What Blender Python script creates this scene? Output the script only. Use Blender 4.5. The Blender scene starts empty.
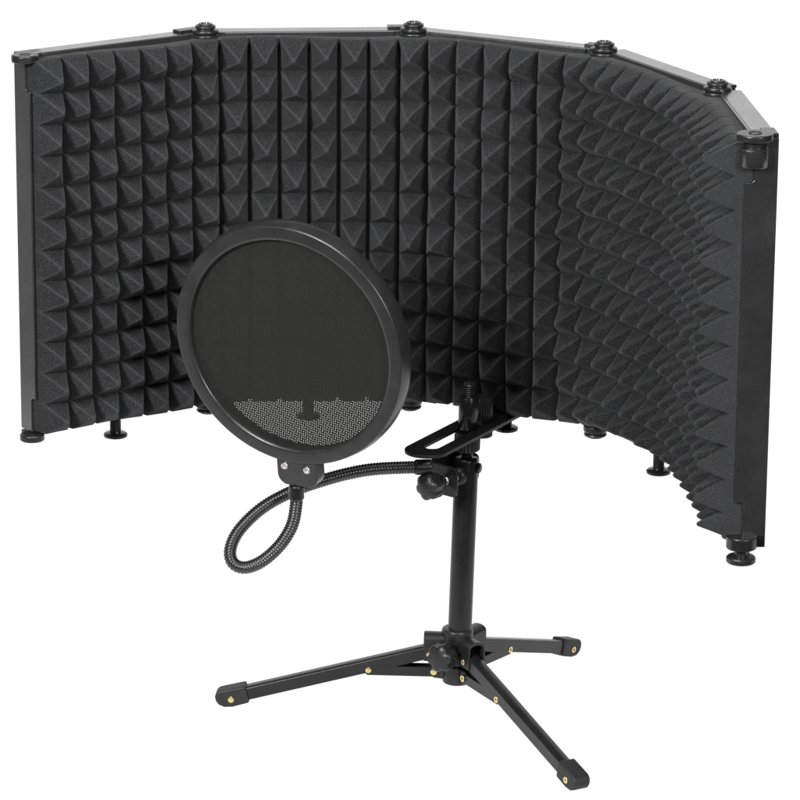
import bpy, bmesh, math, random
import numpy as np
from mathutils import Vector, Matrix

random.seed(4)
rng = np.random.default_rng(11)
scene = bpy.context.scene
COL = scene.collection
PI = math.pi
H = 0.32                       # panel height
W = 0.1746                     # panel width
FLOOR_Z = -0.258               # the shield's lower edge is z = 0

# ------------------------------------------------------------------ materials
def new_mat(name):
    m = bpy.data.materials.new(name)
    m.use_nodes = True
    nt = m.node_tree
    b = nt.nodes['Principled BSDF']
    return m, nt, b

def tex_noise(nt, scale, detail=3, rough=0.6, coord='Object'):
    tc = nt.nodes.new('ShaderNodeTexCoord')
    n = nt.nodes.new('ShaderNodeTexNoise')
    n.inputs['Scale'].default_value = scale
    n.inputs['Detail'].default_value = detail
    n.inputs['Roughness'].default_value = rough
    nt.links.new(tc.outputs[coord], n.inputs['Vector'])
    return n

def ramp(nt, fac, stops):
    r = nt.nodes.new('ShaderNodeValToRGB')
    e = r.color_ramp.elements
    while len(e) < len(stops):
        e.new(0.5)
    for el, (p, c) in zip(e, stops):
        el.position = p
        el.color = (c[0], c[1], c[2], 1)
    nt.links.new(fac, r.inputs['Fac'])
    return r

def add_bump(nt, b, height, strength, dist):
    bp = nt.nodes.new('ShaderNodeBump')
    bp.inputs['Strength'].default_value = strength
    bp.inputs['Distance'].default_value = dist
    nt.links.new(height, bp.inputs['Height'])
    nt.links.new(bp.outputs['Normal'], b.inputs['Normal'])

def coated(name, col, rough, rough_var=0.08, metallic=0.0, spec=0.5, grain=900, bump=0.15, dist=0.0001):
    m, nt, b = new_mat(name)
    n = tex_noise(nt, grain, 4)
    big = tex_noise(nt, 28, 4, 0.65)
    c0 = [v * 0.82 for v in col]; c1 = [v * 1.2 for v in col]
    r = ramp(nt, big.outputs['Fac'], [(0.35, c0), (0.7, c1)])
    nt.links.new(r.outputs['Color'], b.inputs['Base Color'])
    rr = nt.nodes.new('ShaderNodeMapRange')
    rr.inputs['From Min'].default_value = 0.36; rr.inputs['From Max'].default_value = 0.64
    rr.inputs['To Min'].default_value = rough - rough_var; rr.inputs['To Max'].default_value = rough + rough_var
    tc2 = nt.nodes.new('ShaderNodeTexCoord')
    mp2 = nt.nodes.new('ShaderNodeMapping'); mp2.inputs['Scale'].default_value = (60, 240, 240)
    sc_ = nt.nodes.new('ShaderNodeTexNoise'); sc_.inputs['Scale'].default_value = 3.0; sc_.inputs['Detail'].default_value = 6
    nt.links.new(tc2.outputs['Object'], mp2.inputs['Vector']); nt.links.new(mp2.outputs['Vector'], sc_.inputs['Vector'])
    av = nt.nodes.new('ShaderNodeMath'); av.operation = 'MULTIPLY_ADD'
    av.inputs[1].default_value = 0.5
    hf = nt.nodes.new('ShaderNodeMath'); hf.operation = 'MULTIPLY'; hf.inputs[1].default_value = 0.5
    nt.links.new(sc_.outputs['Fac'], hf.inputs[0])
    nt.links.new(big.outputs['Fac'], av.inputs[0]); nt.links.new(hf.outputs[0], av.inputs[2])
    nt.links.new(av.outputs[0], rr.inputs['Value'])
    nt.links.new(rr.outputs['Result'], b.inputs['Roughness'])
    b.inputs['Metallic'].default_value = metallic
    b.inputs['Specular IOR Level'].default_value = spec
    add_bump(nt, b, n.outputs['Fac'], bump, dist)
    return m

def foam_mat():
    m, nt, b = new_mat('charcoal foam')
    n = tex_noise(nt, 1300, 2, 0.75)
    n2 = tex_noise(nt, 14, 3, 0.6)
    r = ramp(nt, n.outputs['Fac'], [(0.30, (0.006, 0.006, 0.0064)), (0.52, (0.0125, 0.0126, 0.0133)), (0.74, (0.056, 0.0566, 0.059))])
    mix = nt.nodes.new('ShaderNodeMix'); mix.data_type = 'RGBA'; mix.blend_type = 'MULTIPLY'
    mix.inputs[0].default_value = 1.0
    r2 = ramp(nt, n2.outputs['Fac'], [(0.3, (0.85, 0.85, 0.85)), (0.7, (1.1, 1.1, 1.1))])
    nt.links.new(r.outputs['Color'], mix.inputs[6]); nt.links.new(r2.outputs['Color'], mix.inputs[7])
    at = nt.nodes.new('ShaderNodeAttribute'); at.attribute_name = 'frayed_and_lit'
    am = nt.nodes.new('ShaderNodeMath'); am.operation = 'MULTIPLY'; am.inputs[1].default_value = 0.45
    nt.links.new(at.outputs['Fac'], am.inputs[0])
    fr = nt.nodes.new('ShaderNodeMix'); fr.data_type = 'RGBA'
    fr.inputs[7].default_value = (0.052, 0.0525, 0.0547, 1)      # loose fibres along the hot-wire cuts; also paints light on the right cut face
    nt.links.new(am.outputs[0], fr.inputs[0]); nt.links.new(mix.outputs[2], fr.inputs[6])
    nt.links.new(fr.outputs[2], b.inputs['Base Color'])
    b.inputs['Roughness'].default_value = 1.0
    b.inputs['Specular IOR Level'].default_value = 0.1
    b.inputs['Sheen Weight'].default_value = 0.06
    b.inputs['Sheen Roughness'].default_value = 0.5
    add_bump(nt, b, n.outputs['Fac'], 0.45, 0.0005)
    return m

def screen_mat(rot, pitch, thr):
    """woven nylon: threads are opaque, the holes between them are open"""
    m, nt, b = new_mat('woven nylon')
    wv = tex_noise(nt, 620, 3, .8)
    wr = ramp(nt, wv.outputs['Fac'], [(0.3, (0.002, 0.002, 0.0018)), (0.70, (0.014, 0.014, 0.0131))])
    nt.links.new(wr.outputs['Color'], b.inputs['Base Color'])
    b.inputs['Roughness'].default_value = 0.75
    b.inputs['Specular IOR Level'].default_value = 0.3
    tc = nt.nodes.new('ShaderNodeTexCoord')
    mp = nt.nodes.new('ShaderNodeMapping')
    mp.inputs['Rotation'].default_value = (0, 0, rot)
    s = 2 * PI / pitch
    mp.inputs['Scale'].default_value = (s, s, s)
    nt.links.new(tc.outputs['Object'], mp.inputs['Vector'])
    warp = tex_noise(nt, 14, 2)
    wm = nt.nodes.new('ShaderNodeVectorMath'); wm.operation = 'SCALE'
    wm.inputs['Scale'].default_value = 1.3
    nt.links.new(warp.outputs['Color'], wm.inputs[0])
    wa = nt.nodes.new('ShaderNodeVectorMath'); wa.operation = 'ADD'
    nt.links.new(mp.outputs['Vector'], wa.inputs[0]); nt.links.new(wm.outputs['Vector'], wa.inputs[1])
    sep = nt.nodes.new('ShaderNodeSeparateXYZ')
    nt.links.new(wa.outputs['Vector'], sep.inputs[0])
    outs = []
    for ax in ('X', 'Y'):
        sn = nt.nodes.new('ShaderNodeMath'); sn.operation = 'SINE'
        nt.links.new(sep.outputs[ax], sn.inputs[0])
        g = nt.nodes.new('ShaderNodeMath'); g.operation = 'GREATER_THAN'
        g.inputs[1].default_value = thr
        nt.links.new(sn.outputs[0], g.inputs[0])
        outs.append(g)
    mul = nt.nodes.new('ShaderNodeMath'); mul.operation = 'MULTIPLY'
    nt.links.new(outs[0].outputs[0], mul.inputs[0]); nt.links.new(outs[1].outputs[0], mul.inputs[1])
    inv = nt.nodes.new('ShaderNodeMath'); inv.operation = 'SUBTRACT'
    inv.inputs[0].default_value = 1.0
    nt.links.new(mul.outputs[0], inv.inputs[1])
    nt.links.new(inv.outputs[0], b.inputs['Alpha'])
    return m

M_FOAM = foam_mat()
M_FRAME = coated('satin black aluminium', (0.014, 0.014, 0.014), 0.28, 0.05, 0.0, 0.6, 1500, 0.04)
M_FRAME.node_tree.nodes['Principled BSDF'].inputs['Coat Weight'].default_value = .5
M_FRAME.node_tree.nodes['Principled BSDF'].inputs['Coat Roughness'].default_value = .18
M_HINGE = coated('black hinge plastic', (0.011, 0.011, 0.0115), 0.30, 0.06, 0.0, 0.45)
M_STEEL = coated('black painted steel', (0.008, 0.008, 0.0085), 0.27, 0.06, 0.0, 0.32, 1200, 0.2)
M_PLATE = coated('flat black steel plate', (0.006, 0.006, 0.006), 0.45, 0.06, 0.0, 0.25)
M_PLASTIC = coated('matte black plastic', (0.011, 0.011, 0.0115), 0.36, 0.06, 0.0, 0.32, 1600, 0.25)
M_RING = coated('satin dark grey plastic', (0.015, 0.015, 0.0155), 0.28, 0.05, 0.0, 0.45, 1600, 0.15)
M_RUBBER = coated('black rubber', (0.009, 0.009, 0.009), 0.55, 0.06, 0.0, 0.35, 1000, 0.4)
M_BRASS = coated('brass', (0.72, 0.58, 0.28), 0.3, 0.05, 1.0)
M_NICKEL = coated('bright screw steel', (0.62, 0.60, 0.57), 0.3, 0.06, 1.0)
M_HOSE = coated('black chromed hose', (0.008, 0.008, 0.0085), 0.27, 0.05, 0.0, 0.7, 700, 0.1)
M_MESH_A = screen_mat(0.22, 0.00110, -0.12)
M_MESH_B = screen_mat(0.08, 0.00195, -0.03)

# ------------------------------------------------------------------ helpers
def link(name, bm, mat, parent=None, smooth=True, bevel=0.0, seg=2, angle=40):
    me = bpy.data.meshes.new(name)
    bmesh.ops.recalc_face_normals(bm, faces=bm.faces)
    bm.to_mesh(me); bm.free()
    me.materials.append(mat)
    o = bpy.data.objects.new(name, me)
    COL.objects.link(o)
    if parent is not None:
        o.parent = parent
    if smooth:
        for p in me.polygons:
            p.use_smooth = True
        me.set_sharp_from_angle(angle=math.radians(angle))
    if bevel:
        b = o.modifiers.new('bevel', 'BEVEL')
        b.width = bevel; b.segments = seg; b.limit_method = 'ANGLE'; b.angle_limit = math.radians(35)
        b.harden_normals = True
    return o

def empty(name, loc, label, cat):
    o = bpy.data.objects.new(name, None)
    COL.objects.link(o)
    o.location = loc
    o.empty_display_size = 0.02
    o['label'] = label; o['category'] = cat
    return o

def add_box(bm, x0, x1, y0, y1, z0, z1, mat=None):
    r = bmesh.ops.create_cube(bm, size=1)
    M = Matrix.Translation(((x0 + x1) / 2, (y0 + y1) / 2, (z0 + z1) / 2)) @ Matrix.Diagonal((x1 - x0, y1 - y0, z1 - z0, 1))
    if mat is not None:
        M = mat @ M
    bmesh.ops.transform(bm, matrix=M, verts=r['verts'])
    return r['verts']

def add_lathe(bm, prof, n=40, mat=None, knurl=0, depth=0.0, lobes=None):
    """prof: list of (radius, z, knurled?) from bottom to top; closed with caps"""
    rings = []
    for p in prof:
        r, z = p[0], p[1]
        kn = p[2] if len(p) > 2 else 0
        ring = []
        for k in range(n):
            a = 2 * PI * k / n
            rr = r
            if kn and knurl:
                rr = r - depth * (0.5 - 0.5 * math.cos(a * knurl)) ** 0.7
            if kn and lobes:
                rr = r - depth * (r / .0118) ** 3 * (0.5 - 0.5 * math.cos(a * lobes)) ** 1.7
            ring.append(bm.verts.new((rr * math.cos(a), rr * math.sin(a), z)))
        rings.append(ring)
    for a, b in zip(rings, rings[1:]):
        for k in range(n):
            bm.faces.new((a[k], a[(k + 1) % n], b[(k + 1) % n], b[k]))
    bm.faces.new(list(reversed(rings[0]))); bm.faces.new(rings[-1])
    if mat is not None:
        bmesh.ops.transform(bm, matrix=mat, verts=[v for r in rings for v in r])
    return [v for r in rings for v in r]

def add_prism(bm, pts, z0, z1, mat=None):
    a = [bm.verts.new((x, y, z0)) for x, y in pts]
    b = [bm.verts.new((x, y, z1)) for x, y in pts]
    n = len(pts)
    for k in range(n):
        bm.faces.new((a[k], a[(k + 1) % n], b[(k + 1) % n], b[k]))
    bm.faces.new(list(reversed(a))); bm.faces.new(b)
    if mat is not None:
        bmesh.ops.transform(bm, matrix=mat, verts=a + b)
    return a + b

def frame_matrix(origin, x, y, z):
    M = Matrix.Identity(4)
    for i, v in enumerate((x, y, z)):
        for j in range(3):
            M[j][i] = v[j]
    M.translation = origin
    return M

def axis_matrix(origin, zdir, up=(0, 0, 1)):
    z = Vector(zdir).normalized()
    u = Vector(up)
    if abs(z.dot(u.normalized())) > 0.95:
        u = Vector((1, 0, 0))
    x = u.cross(z).normalized()
    y = z.cross(x)
    return frame_matrix(Vector(origin), x, y, z)

# ------------------------------------------------------------------ hinge line (plan), from left to right
YAW0 = math.radians(36.0)
BENDS = [math.radians(a) for a in (31.14, 31.47, 35.56, 23.01)]
dirs = [YAW0]
for b_ in BENDS:
    dirs.append(dirs[-1] - b_)
pl = [Vector((0, 0))]
for a in dirs:
    pl.append(pl[-1] + W * Vector((math.cos(a), math.sin(a))))
mid = (pl[2] + pl[3]) / 2
pl = [p - mid for p in pl]

# ================================================================== backdrop: white sweep with an added glow
def make_backdrop():
    bm = bmesh.new()
    prof = [(-.46, FLOOR_Z), (.40, FLOOR_Z), (1.0, FLOOR_Z)]
    R = .8
    for k in range(1, 17):
        a = PI / 2 * k / 16
        prof.append((1.0 + R * math.sin(a), FLOOR_Z + R - R * math.cos(a)))
    prof.append((1.8, 1.6))
    half = lambda y: 1.3 if y < .41 else 2.7          # the glowing sheet flares out towards the sweep
    rows = [[bm.verts.new((x, y, z)) for x in (-half(y), half(y))] for y, z in prof]
    for a, b in zip(rows, rows[1:]):
        bm.faces.new((a[0], a[1], b[1], b[0]))
    m, nt, b = new_mat('added-glow white')
    n = tex_noise(nt, 3, 2)
    r = ramp(nt, n.outputs['Fac'], [(0.3, (0.10, 0.10, 0.10)), (0.7, (0.11, 0.11, 0.11))])
    nt.links.new(r.outputs['Color'], b.inputs['Base Color'])
    b.inputs['Roughness'].default_value = 0.9
    b.inputs['Specular IOR Level'].default_value = 0.1
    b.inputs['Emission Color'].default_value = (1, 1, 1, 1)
    b.inputs['Emission Strength'].default_value = 1.02  # glow added to keep the sweep white and free of shadows
    o = link('backdrop', bm, m, None, True)
    o['kind'] = 'structure'
    o['label'] = 'seamless bright white studio sweep under and behind the gear'
    return o
make_backdrop()

# ================================================================== the shield
shield = empty('acoustic_shield', (0, 0, 0), 'large curved five-panel folding shield in black metal lined with dark grey pyramid foam', 'acoustic shield')

DEPTH = 0.0185
def panel_matrix(i):
    a = dirs[i]
    x = Vector((math.cos(a), math.sin(a), 0)); y = Vector((-math.sin(a), math.cos(a), 0))   # y points to the back
    return frame_matrix(Vector((pl[i].x, pl[i].y, 0)), x, y, Vector((0, 0, 1)))

def panel_bm(i):
    bm = bmesh.new()
    g = 0.0022
    add_box(bm, g, W - g, 0.0012, DEPTH, 0, H)
    # front lips along top and bottom, in front of the sheet
    add_box(bm, g + .014, W - g - .014, -0.0006, 0.0012, H - .0075, H - .0002)
    add_box(bm, g + .014, W - g - .014, -0.0006, 0.0012, .0002, .0075)
    # folded end plate: one notched sheet closing the frame's free end
    if i in (0, 4):
        lo, hi = (.030, H - .030) if i == 0 else (.036, H - .034)
        out = [(DEPTH - .0003, .0003), (DEPTH - .0003, H - .0003), (.0004, H - .0003), (.0004, hi + .0015), (-.0010, hi), (-.0062, hi),
               (-.0062, lo), (-.0010, lo), (.0004, lo - .0015), (.0004, .0003)]
        x0, x1 = (0.0, g - .0002) if i == 0 else (W - g + .0002, W)
        add_prism(bm, out, x0, x1, frame_matrix(Vector((0, 0, 0)), Vector((0, 1, 0)), Vector((0, 0, 1)), Vector((1, 0, 0))))
    if i == 4:
        add_box(bm, W - .012, W - g, 0.003, 0.007, -.006, -.0002)
    return bm

def disc_tab(parent, x, z0, z1, sgn, r=0.0112, length=0.021, front=.0070):
    bm = bmesh.new()
    n = 36
    pr = [(r - .0008, z0), (r, z0 + .0008), (r, z1 - .0008), (r - .0008, z1)]
    add_lathe(bm, pr, 40, Matrix.Translation((x, 0, 0)))
    # arm over the panel end
    x1 = x + sgn * length
    add_box(bm, min(x, x1), max(x, x1), front, DEPTH - .0006, z0 + .0007, z1 - .0005)
    return link('hinge_leaf', bm, M_HINGE, parent, bevel=0.0005)

def post_bm():
    bm = bmesh.new()
    add_lathe(bm, [(.0088, -.0205), (.0101, -.0198), (.0102, -.0178), (.0090, -.0168), (.0052, -.0162), (.0048, -.0150), (.0047, 0.001)], 32)
    return bm

panels = []
for i in range(5):
    p = link('panel', panel_bm(i), M_FRAME, shield, bevel=0.0008)
    p.matrix_local = panel_matrix(i)
    panels.append(p)
    # left end: leaf level with the top, dropped at the bottom; right end the other way round
    disc_tab(p, 0.0, *((H - .0058, H + .0006) if i == 0 else (H - .0068, H - .0012)), 1)
    disc_tab(p, 0.0, -.0062, -.0003, 1, .0103)
    if i < 4:
        disc_tab(p, W, H - .0010, H + .0026, -1)
        disc_tab(p, W, 0.0002, .0064, -1)
    else:
        disc_tab(p, W, H - .0018, H + .0036, -1, .0138)
        disc_tab(p, W, 0.0002, .0105, -1, .0118)
    q = link('mounting_post', post_bm(), M_STEEL, p)
    q.location = (W * .5, .0095, 0)

def hinge_bolt_bm(top=True, r=.0088):
    bm = bmesh.new()
    s = 1 if top else -1
    prof = [(r * .86, 0), (r * .86, .0010), (r * .97, .0014), (r, .0024), (r * .95, .0034), (r * .72, .0042), (r * .66, .0050), (r * .42, .0052), (r * .36, .0036), (r * .1, .0034)]
    add_lathe(bm, prof if top else prof, 36, Matrix.Diagonal((1, 1, s, 1)))
    return bm

for i in range(0, 6):
    base = Vector((pl[i].x, pl[i].y, 0))
    if 1 <= i <= 4:
        h = link('hinge_bolt', hinge_bolt_bm(True), M_HINGE, shield, angle=30)
        h.location = base + Vector((0, 0, H + .0026))
        bm = bmesh.new()
        add_lathe(bm, [(.0094, H - .022), (.0096, H - .0215), (.0096, H - .0064)], 36)
        k = link('barrel', bm, M_HINGE, h)
        k.location = (0, 0, -(H + .0026))
        h2 = link('hinge_bolt', hinge_bolt_bm(False, .0098), M_HINGE, shield, angle=30)
        h2.location = base + Vector((0, 0, -.0064))
    if i == 0:
        bm = bmesh.new()                      # open bolt hole in the end leaf
        add_lathe(bm, [(.0048, H + .0006), (.0046, H + .0009), (.0030, H + .0008)], 28)
        link('hinge_bushing', bm, M_PLATE, shield).location = base
    if i == 5:
        bm = bmesh.new()
        add_lathe(bm, [(.0103, H - .0215), (.0108, H - .0208), (.0108, H - .0085), (.0100, H - .0076)], 36)
        link('hinge_spacer', bm, M_FRAME, shield).location = base
        bm = bmesh.new()
        add_lathe(bm, [(.0088, H - .0082), (.0084, H - .0060), (.0088, H - .0016), (.0052, H + .0034), (.0050, H + .0041), (.0038, H + .0040), (.0030, H + .0032)], 28)
        link('hinge_bushing', bm, M_PLATE, shield).location = base
        bm = bmesh.new()
        add_lathe(bm, [(.0104, -.0112), (.0114, -.0102), (.0114, -.0072), (.0104, -.0062), (.0050, -.0058), (.0048, .0005)], 36)
        link('hinge_bolt', bm, M_HINGE, shield).location = base

# ---- the foam: one sheet that follows the hinge line
def make_foam():
    base = 0.0125
    # offset polyline towards the front
    nrm = [Vector((math.sin(a), -math.cos(a))) for a in dirs]
    Q = [pl[0] + nrm[0] * base + Vector((math.cos(dirs[0]), math.sin(dirs[0]))) * .0021]
    for i in range(1, 5):
        bis = (nrm[i - 1] + nrm[i]).normalized()
        Q.append(pl[i] + bis * (base / bis.dot(nrm[i])))
    Q.append(pl[5] + nrm[4] * base - Vector((math.cos(dirs[4]), math.sin(dirs[4]))) * .0024)
    # the soft sheet cuts the corners, most of all at the right where it bows off the last panel
    cuts = {1: (.040, .040), 2: (.042, .042), 3: (.042, .042), 4: (.045, .135)}
    dense = [Q[0]]
    for i in range(1, 5):
        a = Q[i] + (Q[i - 1] - Q[i]).normalized() * cuts[i][0]
        c = Q[i] + (Q[i + 1] - Q[i]).normalized() * cuts[i][1]
        for k in range(21):
            t = k / 20
            dense.append(a * (1 - t) ** 2 + Q[i] * (2 * t * (1 - t)) + c * t * t)
    dense.append(Q[5])
    P = np.array([[p.x, p.y] for p in dense])
    seg = np.linalg.norm(np.diff(P, axis=0), axis=1)
    S = np.concatenate([[0], np.cumsum(seg)]); L = S[-1]
    NC, NR, n = 34, 12, 20
    NCF = 667 / 20
    z0, z1 = 0.0015, H - 0.0038
    ns, nz = 668, NR * n + 1
    s = np.linspace(0, L, ns)
    X = np.stack([np.interp(s, S, P[:, 0]), np.interp(s, S, P[:, 1])], 1)
    s2 = np.linspace(0, L, 1600)
    T = np.stack([np.gradient(np.interp(s2, S, P[:, 0]), s2), np.gradient(np.interp(s2, S, P[:, 1]), s2)], 1)
    ker = np.hanning(61); ker /= ker.sum()
    T = np.stack([np.convolve(np.pad(T[:, k], 30, mode='edge'), ker, mode='valid') for k in (0, 1)], 1)
    T = np.stack([np.interp(s, s2, T[:, k]) for k in (0, 1)], 1)
    T /= np.linalg.norm(T, axis=1, keepdims=True)
    N = np.stack([T[:, 1], -T[:, 0]], 1)
    gu = np.linspace(0, NCF, ns)[None, :] * np.ones((nz, 1))
    gv = np.linspace(0, NR, nz)[:, None] * np.ones((1, ns))
    cu = np.minimum(gu.astype(int), NC - 1); cv = np.minimum(gv.astype(int), NR - 1)
    jx = rng.normal(0, .045, (NR, NC)) ; jz = rng.normal(0, .042, (NR, NC)); jh = 1 + rng.normal(0, .045, (NR, NC))
    jz[0, 18:] += .14
    jx[:, -1] = -.21; jh[:, -1] += .06
    u = gu - cu; v = gv - cv
    px_ = .5 + jx[cv, cu]; pz_ = .5 + jz[cv, cu]
    tu = np.where(u < px_, u / px_, (1 - u) / (1 - px_))
    tv = np.where(v < pz_, v / pz_, (1 - v) / (1 - pz_))
    tv0 = .07 * (1 - np.clip((s / L - .6) / .3, 0, 1))[None, :]
    tv = tv0 + (1 - tv0) * tv                    # the creases between rows are shallow
    k = 0.03
    hh = np.clip(.5 + .5 * (tv - tu) / k, 0, 1)
    t = tv * (1 - hh) + tu * hh - k * hh * (1 - hh)
    t = np.maximum(t, 0)
    # concave flanks, a small worn flat at the tip
    t = .90 * t + .10 * t ** 1.8
    c = .88
    t = np.where(t > c - .06, c - .06 + .06 * (1 - np.exp(-(t - c + .06) / .06)) * 1.0, t)
    grow = np.clip((s / L - .52) / .2, 0, 1)[None, :]
    far = np.clip((s / L - .84) / .14, 0, 1)[None, :]
    hgt = (0.0228 + .0025 * grow + .0005 * far) * jh[cv, cu]
    hgt = hgt * np.where(cv == 0, 1 - .15 * grow, 1)
    d = hgt * t
    # the sheet rolls off a little at its cut edges
    zz = z0 + (z1 - z0) * gv / NR
    # the lower edge is trimmed higher towards the right half
    rise = np.clip((s / L - .50) / .22, 0, 1); rise = .0075 * rise * rise * (3 - 2 * rise)
    zz = zz + rise[None, :] * np.clip(1 - gv, 0, 1)
    # bending the sheet inwards leaves deep slits between the columns, shallow creases between the rows
    du = np.minimum(u, 1 - u)
    slit = np.exp(-(du / .068) ** 4)
    ridge = np.exp(-((tv - tu) / .070) ** 2) * np.clip(t * 4, 0, 1)
    ridge = ridge * np.where((u > px_) & (v > pz_), 1 - .75 * np.clip((s / L - .58) / .06, 0, 1)[None, :], 1)
    slit = slit * np.clip((NR - gv) / .45, .25, 1)
    ridge = np.maximum(ridge, np.clip((t - .80) / .08, 0, 1))
    # room pressed into the foam by the knurled bracket knob
    ks = np.argmin(np.abs(X[:, 0] - (-.0113)) + np.abs(X[:, 1] + .03) * .2)
    press = np.exp(-(((s[None, :] - s[ks]) / .017) ** 4)) * np.exp(-((zz / .028) ** 4))
    d = d * (1 - .75 * press) - .004 * press
    d = d - .0120 * slit * np.where(gu > NC - 1.5, 1.5, 1.0)
    wob = .0006 * np.sin(s[None, :] * 61 + zz * 40) + .0005 * np.sin(zz * 71 - s[None, :] * 23)
    d = d + wob
    # small sideways drift of the soft peaks
    drift = t * (.0012 * np.sin(gv * 1.9 + cu * 2.3))
    co = np.empty((nz, ns, 3))
    co[..., 0] = X[None, :, 0] + N[None, :, 0] * d + T[None, :, 0] * drift
    co[..., 1] = X[None, :, 1] + N[None, :, 1] * d + T[None, :, 1] * drift
    sag = -.0012 * t
    co[..., 2] = zz + sag + .0010 * np.sin(s[None, :] * 37) * np.where((gv < .01) | (gv > NR - .01), 1, 0)
    verts = co.reshape(-1, 3).tolist()
    idx = np.arange(nz * ns).reshape(nz, ns)
    faces = []
    A = idx[:-1, :-1]; B = idx[:-1, 1:]; Cc = idx[1:, 1:]; D = idx[1:, :-1]
    uu = (np.arange(ns - 1) % n)[None, :] * np.ones((nz - 1, 1)); vv = (np.arange(nz - 1) % n)[:, None] * np.ones((1, ns - 1))
    same = ((uu < n / 2) == (vv < n / 2))
    for a, b, c_, dd, sm in zip(A.ravel(), B.ravel(), Cc.ravel(), D.ravel(), same.ravel()):
        a, b, c_, dd = int(a), int(b), int(c_), int(dd)
        if sm:
            faces.append((a, b, c_)); faces.append((a, c_, dd))
        else:
            faces.append((a, b, dd)); faces.append((b, c_, dd))
    # skirt back to the panel and a back sheet
    per = list(idx[0, :]) + list(idx[1:, -1]) + list(idx[-1, -2::-1]) + list(idx[-2:0:-1, 0])
    Nn = {}
    first = len(verts)
    for q in per:
        j = int(q) % ns
        x, y, z = verts[int(q)]
        p = Vector((X[j, 0], X[j, 1]))
        best = None
        for a in range(5):                       # back to the nearest panel face
            e = pl[a + 1] - pl[a]
            f = min(max((p - pl[a]).dot(e) / e.length_squared, 0), 1)
            c_ = pl[a] + e * f
            if best is None or (p - c_).length < best[0]:
                best = ((p - c_).length, c_, a)
        n_ = nrm[best[2]]
        verts.append((best[1].x - n_.x * .0009, best[1].y - n_.y * .0009, z))
    m = len(per)
    for k2 in range(m):
        a, b = int(per[k2]), int(per[(k2 + 1) % m])
        faces.append((a, first + k2, first + (k2 + 1) % m, b))
    me = bpy.data.meshes.new('foam_lining')
    me.from_pydata(verts, [], faces)
    me.materials.append(M_FOAM)
    for p in me.polygons:
        p.use_smooth = True
    me.set_sharp_from_angle(angle=math.radians(62))
    at = me.attributes.new('frayed_and_lit', 'FLOAT', 'POINT')
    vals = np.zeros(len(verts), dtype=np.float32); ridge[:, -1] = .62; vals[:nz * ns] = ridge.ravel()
    vals[first:] = [.62 if int(q) % ns == ns - 1 else .3 for q in per]     # right cut face painted lighter, as if better lit; other cut sides just fuzzier
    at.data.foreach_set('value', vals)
    o = bpy.data.objects.new('foam_lining', me)
    COL.objects.link(o); o.parent = shield
    return o
make_foam()

# ---- the slotted bracket under the middle panel
def make_bracket():
    ang = math.atan2(-.872, -.490)
    ex = Vector((math.cos(ang), math.sin(ang), 0)); ey = Vector((-math.sin(ang), math.cos(ang), 0))
    M = frame_matrix(Vector((0, 0, 0)), ex, ey, Vector((0, 0, 1)))
    hw, sw = .0185, .0068
    t0, c1 = -.016, .150 - hw
    bm = bmesh.new()
    def end(xc, r, n=20, sx=1.0):
        return [(xc + r * sx * math.cos(a), r * math.sin(a)) for a in [(-PI / 2 + PI * k / n) for k in range(n + 1)]]
    outer = [(t0, -hw)] + end(c1, hw) + [(t0, hw)]
    # slot ring: two bars and two ends, built as one strip of quads around the slot
    s0, s1 = .050, .1225
    slot_f = end(s1, sw)
    slot_b = [(s0 - sw * math.cos(a), sw * math.sin(a)) for a in [PI / 2 - PI * k / 20 for k in range(21)]]
    n = len(slot_f)
    for z, flip in ((-.0030, True), (-.0002, False)):
        fo = [bm.verts.new((x, y, z)) for x, y in end(c1, hw)]
        fs = [bm.verts.new((x, y, z)) for x, y in slot_f]
        bo = [bm.verts.new((x, y, z)) for x, y in [(t0, hw - 2 * hw * k / 20) for k in range(21)]]
        bs = [bm.verts.new((x, y, z)) for x, y in slot_b]
        loop_o = fo + bo; loop_s = fs + bs
        m = len(loop_o)
        for k in range(m):
            f = (loop_o[k], loop_o[(k + 1) % m], loop_s[(k + 1) % m], loop_s[k])
            bm.faces.new(tuple(reversed(f)) if flip else f)
        if flip:
            lo, ls = loop_o, loop_s
        else:
            for A, B in ((lo, loop_o), (ls, loop_s)):
                for k in range(m):
                    bm.faces.new((A[k], A[(k + 1) % m], B[(k + 1) % m], B[k]))
    o = link('mounting_bracket', bm, M_PLATE, shield, bevel=.0004)
    o.matrix_local = M
    bm = bmesh.new()
    add_lathe(bm, [(.0085, 0), (.0094, .0010, 1), (.0094, .0200, 1), (.0085, .0210)], 168, None, 28, .0007)
    k = link('knurled_knob', bm, M_PLASTIC, o, angle=30)
    k.location = (.0365, 0, -.0001)
    bm = bmesh.new()
    add_lathe(bm, [(.0085, -.0135), (.0094, -.0128, 1), (.0094, -.0042, 1), (.0086, -.0032)], 168, None, 28, .0007)
    k = link('knurled_nut', bm, M_PLASTIC, o, angle=30)
    k.location = (.0365, 0, 0)
make_bracket()

# ================================================================== the tripod
HUB = Vector((-.0364, -.0551, FLOOR_Z))
tri = empty('tripod_stand', HUB, 'short black tripod with thick centre post, three splayed legs and brass rivets', 'tripod')
LEAN = Matrix.Identity(4)
LEAN[0][2] = .0253                                  # the post leans a little to the right
def Z(z): return z - FLOOR_Z                        # heights above the floor

def lean(o):
    o.data.transform(LEAN); return o

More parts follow.
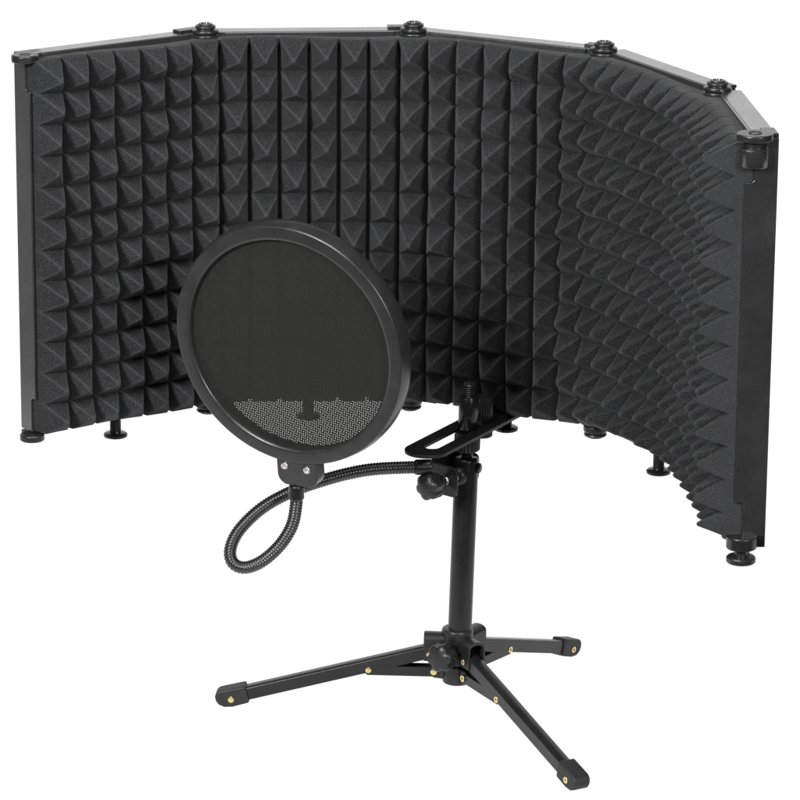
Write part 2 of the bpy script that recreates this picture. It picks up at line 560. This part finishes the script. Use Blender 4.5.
bm = bmesh.new()
add_lathe(bm, [(.0101, Z(-.224)), (.0102, Z(-.0275)), (.0098, Z(-.0262)), (.0088, Z(-.0254)), (.004, Z(-.0252))], 48)
post = lean(link('centre_post', bm, M_STEEL, tri))
bm = bmesh.new()                                    # set screw on the right of the post
add_lathe(bm, [(.0036, .0096), (.0044, .0106), (.0044, .0122), (.0030, .0132)], 24, Matrix.Translation((.0253 * Z(-.0335), 0, Z(-.0335))) @ axis_matrix((0, 0, 0), (.93, -.36, 0)))
link('set_screw', bm, M_STEEL, post)

bm = bmesh.new()                                    # threaded rod with sleeve nut
prof = [(.0046, Z(-.0256))]
def thread(z0, z1, r, pitch=.0019):
    out = []
    z = z0
    while z < z1 - pitch * .6:
        out += [(r * .86, z), (r, z + pitch * .4), (r, z + pitch * .55), (r * .86, z + pitch * .95)]
        z += pitch
    return out
prof += thread(Z(-.0252), Z(-.0190), .0050) + [(.0046, Z(-.0180)), (.0046, Z(0.0275))]
prof += thread(Z(.0278), Z(.0400), .0058) + [(.0050, Z(.0405)), (.0040, Z(.0412))]
add_lathe(bm, prof, 32)
rod = lean(link('threaded_rod', bm, M_STEEL, tri, angle=25))
bm = bmesh.new()
add_lathe(bm, [(.0095, Z(-.0192)), (.0109, Z(-.0182), 1), (.0110, Z(-.0050), 1), (.0102, Z(-.0034))], 150, None, 22, .0011)
lean(link('clamping_nut', bm, M_PLASTIC, tri, angle=30))
bm = bmesh.new()
add_lathe(bm, [(.0078, Z(0.0)), (.0083, Z(.0006)), (.0083, Z(.0272)), (.0076, Z(.0284)), (.0058, Z(.0286))], 44)
sl = lean(link('sleeve_adapter', bm, M_STEEL, tri))
bm = bmesh.new()
add_lathe(bm, [(.0016, -.0004), (.0016, .0006), (.0010, .0002)], 16, Matrix.Translation((.0253 * Z(.012), 0, Z(.0125))) @ axis_matrix((0, 0, 0), (.05, -1, 0)) @ Matrix.Translation((0, 0, .0081)))
link('pin', bm, M_PLATE, sl)

# hub: collar, three arched housings, core
LEGS = [math.radians(a) for a in (176.7, 55.3, -60.9)]
bm = bmesh.new()
add_lathe(bm, [(.0118, Z(-.2085)), (.0124, Z(-.2075)), (.0124, Z(-.188)), (.0134, Z(-.186)), (.0136, Z(-.1795)), (.0128, Z(-.1775)), (.0108, Z(-.1768))], 44)
def arch(hw, z_bot, z_spring, n=14):
    pts = [(-hw, z_bot)] + [(-hw * math.cos(PI * k / n), z_spring + hw * .62 * math.sin(PI * k / n)) for k in range(n + 1)] + [(hw, z_bot)]
    return pts
for a in LEGS:
    o_ = arch(.0080, Z(-.2055), Z(-.1865)); i_ = arch(.0064, Z(-.2055), Z(-.1880))
    er = Vector((math.cos(a), math.sin(a), 0)); et = Vector((-math.sin(a), math.cos(a), 0))
    M = frame_matrix(Vector((.0253 * Z(-.195), 0, 0)), et, Vector((0, 0, 1)), er)   # prism axis = radial
    # arch shell as strip
    A0 = [bm.verts.new(M @ Vector((x, y, .006))) for x, y in o_]; A1 = [bm.verts.new(M @ Vector((x, y, .0300))) for x, y in o_]
    B0 = [bm.verts.new(M @ Vector((x, y, .006))) for x, y in i_]; B1 = [bm.verts.new(M @ Vector((x, y, .0300))) for x, y in i_]
    for k in range(len(o_) - 1):
        bm.faces.new((A0[k], A0[k + 1], A1[k + 1], A1[k]))
        bm.faces.new((B0[k + 1], B0[k], B1[k], B1[k + 1]))
        bm.faces.new((A1[k], A1[k + 1], B1[k + 1], B1[k]))
        bm.faces.new((A0[k + 1], A0[k], B0[k], B0[k + 1]))
    for e in (0, -1):
        bm.faces.new((A0[e], A1[e], B1[e], B0[e]))
hub = link('hub', bm, M_PLASTIC, tri, bevel=.0004, angle=35)

def star_knob_bm(r, z0, z1, lobes=6, dep=.0020):
    bm = bmesh.new()
    add_lathe(bm, [(r * .52, z0), (r * .56, z0 + .0006), (r * .56, z0 + (z1 - z0) * .30), (r * .90, z0 + (z1 - z0) * .36, 1), (r * .985, z0 + (z1 - z0) * .42, 1),
                   (r, z0 + (z1 - z0) * .5, 1), (r, z1 - .0030, 1), (r * .975, z1 - .0014, 1), (r * .90, z1 - .0004, 1), (r * .72, z1 + .0005, 1), (r * .42, z1 + .0016), (r * .1, z1 + .0020)], 96, None, 0, dep, lobes)
    return bm
kd = Vector((-.53, -.847, 0)).normalized()
k = link('star_knob', star_knob_bm(.0124, .013, .0345), M_PLASTIC, hub, angle=50)
k.matrix_local = Matrix.Translation((.0253 * Z(-.1955), 0, Z(-.1955))) @ axis_matrix((0, 0, 0), kd) @ Matrix.Rotation(.25, 4, 'Z')

# sliding lower collar with three ears
bm = bmesh.new()
add_lathe(bm, [(.0112, Z(-.2262)), (.0124, Z(-.2252)), (.0124, Z(-.2105)), (.0116, Z(-.2095))], 44)
for a in LEGS:
    M = Matrix.Rotation(a, 4, 'Z')
    for s in (-1, 1):
        pts = [(.008, Z(-.2230)), (.0200, Z(-.2215)), (.0232, Z(-.2185)), (.0232, Z(-.2130)), (.0205, Z(-.2105)), (.008, Z(-.2100))]
        y0, y1 = (s * .0032, s * .0046) if s > 0 else (-.0046, -.0032)
        va = add_prism(bm, pts, -y1, -y0, M @ Matrix.Rotation(PI / 2, 4, 'X'))
collar = link('sliding_collar', bm, M_PLASTIC, tri, bevel=.0004)

def rivet_bm(solid_side, r=.0029):
    """tubular rivet: domed head on +y, open eyelet on -y; origin in the middle, half span solid_side"""
    bm = bmesh.new()
    h = solid_side
    add_lathe(bm, [(r * .9, h - .0004), (r, h + .0001), (r * .85, h + .0007), (r * .4, h + .0010)], 20, Matrix.Rotation(-PI / 2, 4, 'X'))
    # eyelet: a rolled rim with a hole
    n, m = 20, 8
    rings = []
    for i in range(n):
        a = 2 * PI * i / n
        ring = []
        for j in range(m):
            b = 2 * PI * j / m
            rr = r * .72 + r * .27 * math.cos(b)
            ring.append(bm.verts.new((rr * math.cos(a), -(h + .0002 + r * .22 * math.sin(b)), rr * math.sin(a))))
        rings.append(ring)
    for i in range(n):
        for j in range(m):
            bm.faces.new((rings[i][j], rings[(i + 1) % n][j], rings[(i + 1) % n][(j + 1) % m], rings[i][(j + 1) % m]))
    return bm

R0, ZL0 = .0215, Z(-.1978)
LEG_END = (.2000, .1815, .1990)
LEG_FOOT = (-.2462, -.2475, -.2475)

def leg_bm(leglen):
    """steel tube leg along +x, crease along its top edges"""
    bm = bmesh.new()
    hw, hh = .0054, .0057
    c = .0013
    sec = [(-hw, -hh), (hw, -hh), (hw, hh - c), (hw - .0006, hh - c * .35), (hw - c, hh), (-hw + c, hh), (-hw + .0006, hh - c * .35), (-hw, hh - c)]
    M = frame_matrix(Vector((0, 0, 0)), Vector((0, 1, 0)), Vector((0, 0, 1)), Vector((1, 0, 0)))
    add_prism(bm, sec, -.004, leglen, M)
    return bm

def cap_bm():
    bm = bmesh.new()
    # side outline (x along leg, z), rounded toe with a cut sole
    pts = [(-.0215, .0078), (-.0215, -.0070), (-.0200, -.0078), (-.0060, -.0082), (.0010, -.0068), (.0052, -.0036), (.0068, .0005), (.0066, .0042), (.0048, .0070), (.0015, .0082)]
    M = Matrix.Rotation(PI / 2, 4, 'X')
    add_prism(bm, pts, -.0077, .0077, M)
    return bm

for a, R1, zf in zip(LEGS, LEG_END, LEG_FOOT):
    ZL1 = Z(zf)
    slope = math.atan2(ZL1 - ZL0, R1 - R0)
    leglen = math.hypot(R1 - R0, ZL1 - ZL0)
    leg = link('leg', leg_bm(leglen), M_STEEL, tri, bevel=.0003)
    leg.matrix_local = Matrix.Rotation(a, 4, 'Z') @ Matrix.Translation((R0, 0, ZL0)) @ Matrix.Rotation(-slope, 4, 'Y')
    link('foot_cap', cap_bm(), M_RUBBER, leg, bevel=.0022, seg=4, angle=60).location = (leglen, 0, 0)
    link('rivet', rivet_bm(.0077), M_BRASS, leg).location = (leglen - .0065, 0, -.0012)
    link('rivet', rivet_bm(.0054), M_BRASS, leg).location = (.0570, 0, -.0034)
    link('rivet', rivet_bm(.0080, .0026), M_BRASS, leg).location = (.0025, 0, -.001)
    bm = bmesh.new()
    xa, za = .0197, Z(-.2158)
    q = Matrix.Rotation(-slope, 4, 'Y') @ Vector((.0570, 0, -.0034)) + Vector((R0, 0, ZL0))
    bl = math.hypot(q.x - xa, q.z - za); bs = math.atan2(q.z - za, q.x - xa)
    for y0, y1 in ((.0048, .0054), (-.0054, -.0048)):
        pts = [(-.004, -.0030), (-.002, -.0044), (bl + .001, -.0044), (bl + .0036, -.002), (bl + .0036, .0015), (bl + .001, .0040), (-.002, .0040), (-.004, .003)]
        add_prism(bm, pts, -y1 - .0004, -y0 - .0004, Matrix.Rotation(PI / 2, 4, 'X'))
    add_box(bm, -.001, bl * .86, -.0050, .0050, -.0044, -.0034)
    br = link('brace', bm, M_STEEL, tri, bevel=.0002)
    br.matrix_local = Matrix.Rotation(a, 4, 'Z') @ Matrix.Translation((xa, 0, za)) @ Matrix.Rotation(-bs, 4, 'Y')
    link('rivet', rivet_bm(.0060, .0031), M_BRASS, br)

# ================================================================== the pop filter
RC = Vector((-.178, -.160, .0991))
nv = Vector((-.44, -.88, -.125)).normalized()
e2 = (Vector((0, 0, 1)) - nv * nv.z).normalized()
e1 = e2.cross(nv).normalized()
pop = empty('pop_filter', RC, 'round black mesh pop filter on a looped ribbed gooseneck clamped to the tripod post', 'pop filter')
RM = frame_matrix(Vector((0, 0, 0)), e1, e2, nv)      # local: x right, y up, z towards the viewer

def make_ring():
    bm = bmesh.new()
    prof = [(.0905, -.0020), (.0908, -.0006), (.0918, .0003), (.0935, .0005), (.1012, .0003), (.1020, .0003), (.1026, -.0001), (.1029, -.0008),
            (.1038, -.0060), (.1045, -.0100), (.1044, -.0145), (.1036, -.0168), (.1020, -.0176), (.0940, -.0176), (.0925, -.0170), (.0920, -.0155), (.0920, -.0075), (.0905, -.0070)]
    n = 160
    rings = []
    for i in range(n):
        a = 2 * PI * i / n
        rings.append([bm.verts.new((r * math.cos(a), r * math.sin(a), z)) for r, z in prof])
    m = len(prof)
    for i in range(n):
        for j in range(m):
            bm.faces.new((rings[i][j], rings[(i + 1) % n][j], rings[(i + 1) % n][(j + 1) % m], rings[i][(j + 1) % m]))
    o = link('ring', bm, M_RING, pop, angle=50)
    o.matrix_local = RM
    for z, mat, r, nm in ((-.0055, M_MESH_A, .0915, 'front_screen'), (-.0145, M_MESH_B, .0923, 'rear_screen')):
        bm = bmesh.new()
        c = bm.verts.new((0, 0, z + .0006))
        prev = None
        for k in range(1, 7):
            rr = r * k / 6
            ring = [bm.verts.new((rr * math.cos(2 * PI * i / 96), rr * math.sin(2 * PI * i / 96), z + .0006 * (1 - (k / 6) ** 2))) for i in range(96)]
            for i in range(96):
                if prev is None:
                    bm.faces.new((c, ring[i], ring[(i + 1) % 96]))
                else:
                    bm.faces.new((prev[i], ring[i], ring[(i + 1) % 96], prev[(i + 1) % 96]))
            prev = ring
        s = link(nm, bm, mat, o)
    return o
ring = make_ring()

def make_holder():
    bm = bmesh.new()
    y = -.0985
    pts = []
    w = .0185; hgt = .0260
    rc = .0095
    pts = [(-w, y)]
    pts += [(-w + rc - rc * math.cos(PI / 2 * k / 8), y - hgt + rc - rc * math.sin(PI / 2 * k / 8)) for k in range(9)]
    pts += [(w - rc + rc * math.sin(PI / 2 * k / 8), y - hgt + rc - rc * math.cos(PI / 2 * k / 8)) for k in range(9)]
    pts += [(w, y)]
    add_prism(bm, pts, -.0160, -.0022)
    o = link('holder', bm, M_RING, pop, bevel=.0010, seg=3)
    o.matrix_local = RM
    for x, yy in ((-.0112, -.1075), (.0093, -.1085)):
        bm = bmesh.new()
        add_lathe(bm, [(.0031, -.0024), (.0031, -.0014), (.0026, -.0009), (.0017, -.0008), (.0015, -.0020), (.0004, -.0021)], 24, Matrix.Translation((x, yy, 0)))
        link('screw', bm, M_NICKEL, o, angle=30)
    return o
make_holder()

# gooseneck: helically wound hose along a looped path
PATH = [(-.1711, -.1388, -.0243), (-.1714, -.1388, -.0330), (-.1716, -.1388, -.0415), (-.1748, -.1388, -.0590), (-.1847, -.1385, -.0764), (-.1997, -.137, -.0912),
        (-.2140, -.134, -.0980), (-.2240, -.131, -.0950), (-.2265, -.126, -.0850), (-.2195, -.120, -.0703), (-.2010, -.114, -.0529), (-.1776, -.108, -.0407),
        (-.1529, -.102, -.0328), (-.128, -.0975, -.0269), (-.1031, -.0935, -.0240), (-.0600, -.0885, -.0236)]
def spline(P, per=24):
    P = [Vector(p) for p in P]
    out = []
    for i in range(len(P) - 1):
        p0 = P[max(i - 1, 0)]; p1 = P[i]; p2 = P[i + 1]; p3 = P[min(i + 2, len(P) - 1)]
        for k in range(per):
            t = k / per
            out.append(.5 * ((2 * p1) + (p2 - p0) * t + (2 * p0 - 5 * p1 + 4 * p2 - p3) * t * t + (3 * p1 - p0 - 3 * p2 + p3) * t ** 3))
    out.append(P[-1])
    for _ in range(20):
        out = [out[0]] + [(out[i - 1] + out[i] * 2 + out[i + 1]) / 4 for i in range(1, len(out) - 1)] + [out[-1]]
    return out
def resample(P, step):
    S = [0]
    for a, b in zip(P, P[1:]):
        S.append(S[-1] + (b - a).length)
    n = int(S[-1] / step)
    out, j = [], 0
    for k in range(n + 1):
        s = S[-1] * k / n
        while j < len(S) - 2 and S[j + 1] < s:
            j += 1
        t = (s - S[j]) / max(S[j + 1] - S[j], 1e-9)
        out.append(P[j].lerp(P[j + 1], t))
    return out, S[-1]
def sweep(bm, P, rad, ns=20):
    """rad(s, angle) -> radius"""
    T = [(P[min(i + 1, len(P) - 1)] - P[max(i - 1, 0)]).normalized() for i in range(len(P))]
    u = T[0].orthogonal().normalized()
    s = 0; rings = []
    for i, p in enumerate(P):
        if i:
            s += (p - P[i - 1]).length
        u = (u - T[i] * u.dot(T[i])).normalized()
        v = T[i].cross(u)
        rings.append([bm.verts.new(p + (u * math.cos(2 * PI * k / ns) + v * math.sin(2 * PI * k / ns)) * rad(s, 2 * PI * k / ns)) for k in range(ns)])
    for a, b in zip(rings, rings[1:]):
        for k in range(ns):
            bm.faces.new((a[k], a[(k + 1) % ns], b[(k + 1) % ns], b[k]))
    bm.faces.new(list(reversed(rings[0]))); bm.faces.new(rings[-1])
PITCH = .0024
path = [p - RC for p in spline(PATH)]
pts, LEN = resample(path, PITCH / 7)
bm = bmesh.new()
sweep(bm, pts, lambda s, a: .0047 + .0008 * (abs(math.sin(PI * s / PITCH - a / 2)) ** .7))
goose = link('gooseneck', bm, M_HOSE, pop, angle=180)
def sleeve(P, r):
    bm = bmesh.new()
    q, l = resample(P, .0006)
    sweep(bm, q, lambda s, a: r - .0008 * max(0, 1 - min(s, l - s) / .0010), 32)
    return link('end_sleeve', bm, M_STEEL, goose, angle=50)
fine, L2 = resample(path, .0004)
k0 = 0; k1 = int(.0125 / .0004)
sleeve(fine[k0:k1 + 1], .0065)
sleeve(fine[-int(.0150 / .0004):], .0066)

# clamp on the post
def make_clamp():
    zc = -.0395
    d = Vector((.648, .761, 0)); t = Vector((.761, -.648, 0))
    pole = Vector((-.0355 + .0253 * Z(zc), -.0551, zc))
    M = frame_matrix(pole - RC, t, d, Vector((0, 0, 1)))    # local: x = right, y = towards the post, z up
    bm = bmesh.new()
    # front plate with rounded right corners (outline in x,z)
    def rr(x0, x1, z0, z1, r, sides):
        pts = []
        for cx, cz, a0, on in ((x1, z1, 0, 'R' in sides), (x0, z1, 90, 'L' in sides), (x0, z0, 180, 'L' in sides), (x1, z0, 270, 'R' in sides)):
            q = r if on else .0005
            ox = cx - q if cx == x1 else cx + q
            oz = cz - q if cz == z1 else cz + q
            for k in range(7):
                a = math.radians(a0 + 90 * k / 6)
                pts.append((ox + q * math.cos(a), oz + q * math.sin(a)))
        return pts
    RX = Matrix.Rotation(PI / 2, 4, 'X')
    add_prism(bm, rr(-.0195, .0125, -.0130, .0130, .0055, 'R'), .0268, .0286, RX)          # prism z -> -y
    # side web running back to the post on the left, higher at the back
    add_prism(bm, [(-.0268, -.0085), (-.0268, .0130), (.0020, .0168), (.0165, .0168), (.0165, -.0085)], -.0212, -.0194,
              frame_matrix(Vector((0, 0, 0)), Vector((0, 1, 0)), Vector((0, 0, 1)), Vector((1, 0, 0))))
    # rear jaw behind the post
    add_prism(bm, rr(-.0196, .0030, -.0085, .0150, .0045, 'R'), -.0126, -.0108, RX)
    o = link('clamp', bm, M_STEEL, pop, bevel=.0005)
    o.matrix_local = M
    bm = bmesh.new()
    prof = [(.0036, 0)] + thread(.0005, .0275, .0037, .0016) + [(.0036, .0280)]
    add_lathe(bm, prof, 24, axis_matrix((0, -.0395, 0), (0, 1, 0)))
    add_lathe(bm, [(.0052, 0), (.0058, .0004), (.0058, .0018), (.0050, .0022)], 6, axis_matrix((0, -.0335, 0), (0, 1, 0)))
    link('clamp_screw', bm, M_NICKEL, o, angle=25)
    bm = bmesh.new()
    add_lathe(bm, [(.0050, 0), (.0068, .0010), (.0080, .0036), (.0080, .0052)], 32, axis_matrix((0, -.0154, 0), (0, 1, 0)))
    link('pressure_pad', bm, M_PLASTIC, o)
    k = link('star_knob', star_knob_bm(.0118, 0, .0200), M_PLASTIC, o, angle=50)
    k.matrix_local = axis_matrix((0, -.0345, 0), (0, -1, 0)) @ Matrix.Rotation(.35, 4, 'Z')
make_clamp()

# ================================================================== camera
F_PX, PITCH_A, ROLL = 3922, math.radians(16.29), math.radians(0.45)
cam_d = bpy.data.cameras.new('camera'); cam = bpy.data.objects.new('camera', cam_d)
COL.objects.link(cam)
cam_d.sensor_width = 36; cam_d.lens = 36 * F_PX / 800
cam_d.clip_start = .1; cam_d.clip_end = 100
fw = Vector((0, .95983937, -.28055014)); Rv = Vector((.99996888, .00221327, .00757222)); Uv = Vector((-.00788905, .28054141, .9598095))
cam.matrix_world = frame_matrix(Vector((-.08695114, -3.20768982, .94585247)), Rv, Uv, -fw)
scene.camera = cam

# ================================================================== light
def area(name, loc, target, size, power, size_y=None, col=(1, 1, 1)):
    l = bpy.data.lights.new(name, 'AREA')
    l.energy = power; l.size = size; l.color = col
    if size_y:
        l.shape = 'RECTANGLE'; l.size_y = size_y
    o = bpy.data.objects.new(name, l); COL.objects.link(o)
    o.location = loc
    o.rotation_euler = (Vector(target) - Vector(loc)).to_track_quat('-Z', 'Y').to_euler()
    return o
area('key_softbox', (-1.45, -2.1, 1.2), (0, 0, .15), .6, 112)
area('overhead_softbox', (-.2, -.46, 1.12), (-.05, -.05, .1), .7, 11)
area('fill_softbox', (1.9, -3.3, 1.5), (0, 0, .1), .9, 130)

w = bpy.data.worlds.new('World'); scene.world = w
w.use_nodes = True
w.node_tree.nodes['Background'].inputs[0].default_value = (1, 1, 1, 1)
w.node_tree.nodes['Background'].inputs[1].default_value = .06

scene.view_settings.view_transform = 'Standard'
scene.view_settings.look = 'None'
scene.view_settings.exposure = 0
scene.view_settings.gamma = 1
scene.cycles.max_bounces = 8
scene.cycles.transparent_max_bounces = 16
